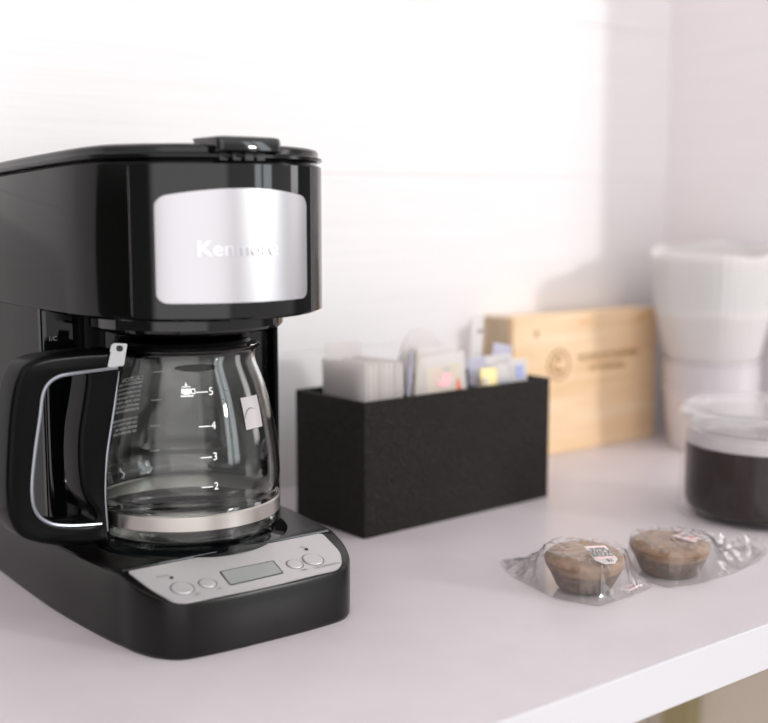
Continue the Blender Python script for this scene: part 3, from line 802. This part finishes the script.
POLY2 = [(.5560, .4680), (.5850, .4740), (.5980, .4660), (.6080, .4520), (.6300, .4432), (.6466, .4357), (.6400, .4230), (.6200, .4152), (.5871, .4101), (.5563, .4114), (.5330, .4170), (.5310, .4400), (.5400, .4580)]
f1 = film('cellophane_wrapper', M1[0], M1[1], POLY1, .0238, .0243, 'crinkled clear wrapper around the left muffin with a pointed flat tail', (), 2.3)
f2 = film('cellophane_wrapper', M2[0], M2[1], POLY2, .0240, .0225, 'crinkled clear wrapper around the right muffin with a twisted shiny tail', ((.632, .4290, .024, .0120), (.606, .4340, .014, .0080)), 7.9)
def sheet_label(name, corners, centre, parent, arts, base=M['paper']):
    """small paper label: corners = list of 3-D points (quad TL TR BR BL), arts = (u0,u1,v0,v1,material)"""
    TL, TR, BR, BL = [Vector(c)-Vector(centre) for c in corners]
    nrm = (TR-TL).cross(BL-TL).normalized()
    if nrm.z < 0: nrm = -nrm
    def P(u, v, h): return TL*(1-u)*(1-v)+TR*u*(1-v)+BR*u*v+BL*(1-u)*v+nrm*h
    shape = [(0, 0), (1, 0), (1, .78), (.72, 1), (.30, 1), (0, .78)]
    bm = bmesh.new(); loft(bm, [[P(u, v, -.0001) for u, v in shape], [P(u, v, .0002) for u, v in shape]])
    o = finish(name, bm, base, parent, 30)
    for kind, args, m_ in arts:
        if kind == 'r':
            u0, u1, v0, v1 = args; b = bmesh.new(); loft(b, [[P(u, v, .0002) for u, v in ((u0, v0), (u1, v0), (u1, v1), (u0, v1))], [P(u, v, .0004) for u, v in ((u0, v0), (u1, v0), (u1, v1), (u0, v1))]])
            finish('printed_bar', b, m_, o, 30)
        else:
            t, uc, vc, s = args
            su = 1/(TR-TL).length; sv = 1/(BL-TL).length
            b = text_mesh(t, s, offset=.00006, fn=lambda v, uc=uc, vc=vc: P(uc+v.x*su, vc-v.y*sv, .0004))
            finish('printed_words', b, m_, o, recalc=False)
    return o
pinkl = mat('pale pink print', (.86, .62, .64), .6)
sheet_label('price_label', [(.4860, .4404, .0284), (.4970, .4345, .0284), (.4950, .4205, .0220), (.4825, .4260, .0220)], (M1[0], M1[1], 0), f1,
            [('r', (.04, .96, .03, .12), pinkl), ('t', ('SUPER', .5, .20, .0032), M['greyink']), ('t', ('SNACK', .5, .36, .0040), M['greyink']), ('t', ('BREAD', .5, .53, .0040), M['greyink']), ('r', (.10, .90, .66, .71), M['pink']), ('t', ('$2', .6, .84, .0034), M['greyink'])])
sheet_label('price_label', [(.5635, .4395, .0212), (.5765, .4400, .0212), (.5800, .4275, .0190), (.5670, .4240, .0195)], (M2[0], M2[1], 0), f2,
            [('r', (.05, .60, .05, .85), pinkl), ('t', ('MINI', .5, .30, .0036), M['greyink']), ('t', ('CAKE', .5, .60, .0036), M['red'])], base=M['paper'])
sheet_label('price_label', [(.5010, .4290, .0034), (.5190, .4320, .0034), (.5230, .4265, .0022), (.5060, .4225, .0022)], (M1[0], M1[1], 0), f1,
            [('r', (.05, .95, .75, .95), pinkl), ('t', ('FRESH', .5, .40, .0030), M['pink'])], base=M['film'])

# ------------------------------------------------------------------ camera
HC, FPX, PITCH, YAW = .22, 1168., .13124, .65993
cam = bpy.data.cameras.new('camera'); co = bpy.data.objects.new('camera', cam); COL.objects.link(co)
fw = Vector((math.sin(YAW)*math.cos(PITCH), math.cos(YAW)*math.cos(PITCH), -math.sin(PITCH)))
co.location = (0, 0, HC); co.rotation_euler = fw.to_track_quat('-Z', 'Y').to_euler()
cam.sensor_width = 36; cam.lens = 36*FPX/768; cam.clip_start = .02
cam.dof.use_dof = True; cam.dof.focus_distance = .640; cam.dof.aperture_fstop = 4.4
sc.camera = co

# ------------------------------------------------------------------ light
sun = bpy.data.lights.new('sun', 'SUN'); so = bpy.data.objects.new('sun', sun); COL.objects.link(so)
sd = Vector((-.52, 1, -.28)).normalized(); so.rotation_euler = sd.to_track_quat('-Z', 'Y').to_euler()
sun.energy = 1.0; sun.angle = R(5); sun.color = (1, .975, .95)

wd = bpy.data.worlds.new('room'); sc.world = wd; wd.use_nodes = True
nt = wd.node_tree; nt.nodes.clear()
def N(t, **kw):
    n = nt.nodes.new(t)
    for k, v in kw.items(): setattr(n, k, v)
    return n
def L(a, b): nt.links.new(a, b)
tc = N('ShaderNodeTexCoord'); sx = N('ShaderNodeSeparateXYZ'); L(tc.outputs['Generated'], sx.inputs[0])
def mth(op, a, b=None, clamp=False):
    n = N('ShaderNodeMath', operation=op); n.use_clamp = clamp
    for i, v in enumerate((a, b)):
        if v is None: continue
        if isinstance(v, (int, float)): n.inputs[i].default_value = v
        else: L(v, n.inputs[i])
    return n.outputs[0]
def smooth(v, a, b):
    n = N('ShaderNodeMapRange', interpolation_type='SMOOTHSTEP'); L(v, n.inputs['Value'])
    n.inputs['From Min'].default_value = a; n.inputs['From Max'].default_value = b; return n.outputs['Result']
az = mth('ARCTAN2', sx.outputs['Y'], sx.outputs['X'])       # radians, +X = 0, -Y = -90 deg
el = sx.outputs['Z']
ceil_ = smooth(el, .25, .75)
right = smooth(mth('MULTIPLY_ADD', sx.outputs['X'], .55), -.5, .9)
facing = N('ShaderNodeVectorMath', operation='DOT_PRODUCT'); L(tc.outputs['Generated'], facing.inputs[0]); facing.inputs[1].default_value = (.55, -.83, 0)
side = smooth(facing.outputs['Value'], -.1, 1.0)
def patch(a0, a1, e0, e1, soft=.02):
    a = mth('MULTIPLY', smooth(az, R(a0)-soft, R(a0)+soft), mth('SUBTRACT', 1., smooth(az, R(a1)-soft, R(a1)+soft)))
    e = mth('MULTIPLY', smooth(el, e0-soft, e0+soft), mth('SUBTRACT', 1., smooth(el, e1-soft, e1+soft)))
    return mth('MULTIPLY', a, e)
base = mth('ADD', .13, mth('MULTIPLY', ceil_, 1.15))
front = patch(-158, -95, -.6, .75, .08)
base = mth('ADD', base, mth('MULTIPLY', front, 1.55))
front2 = patch(-95, -20, -.6, .7, .12)
base = mth('ADD', base, mth('MULTIPLY', front2, .55))
win = mth('ADD', patch(-66, -60, -.02, .55), patch(-58, -50, -.02, .55))
win2 = patch(-22, -12, .0, .6)
tot = mth('ADD', base, mth('MULTIPLY', mth('ADD', win, win2), 4.0))
mixc = N('ShaderNodeMix', data_type='RGBA'); L(mth('MULTIPLY', win, 1., True), mixc.inputs[0])
mixc.inputs[6].default_value = (1, .97, .965, 1); mixc.inputs[7].default_value = (.90, .97, 1, 1)
bg = N('ShaderNodeBackground'); L(mixc.outputs[2], bg.inputs['Color']); L(tot, bg.inputs['Strength'])
ow = N('ShaderNodeOutputWorld'); L(bg.outputs[0], ow.inputs['Surface'])

sc.view_settings.view_transform = 'Standard'; sc.view_settings.look = 'None'
sc.view_settings.gamma = 1; sc.view_settings.use_curve_mapping = False
sc.view_settings.exposure = -.13
sc.cycles.use_denoising = True
sc.cycles.max_bounces = 16; sc.cycles.transparent_max_bounces = 24; sc.cycles.transmission_bounces = 14; sc.cycles.glossy_bounces = 6
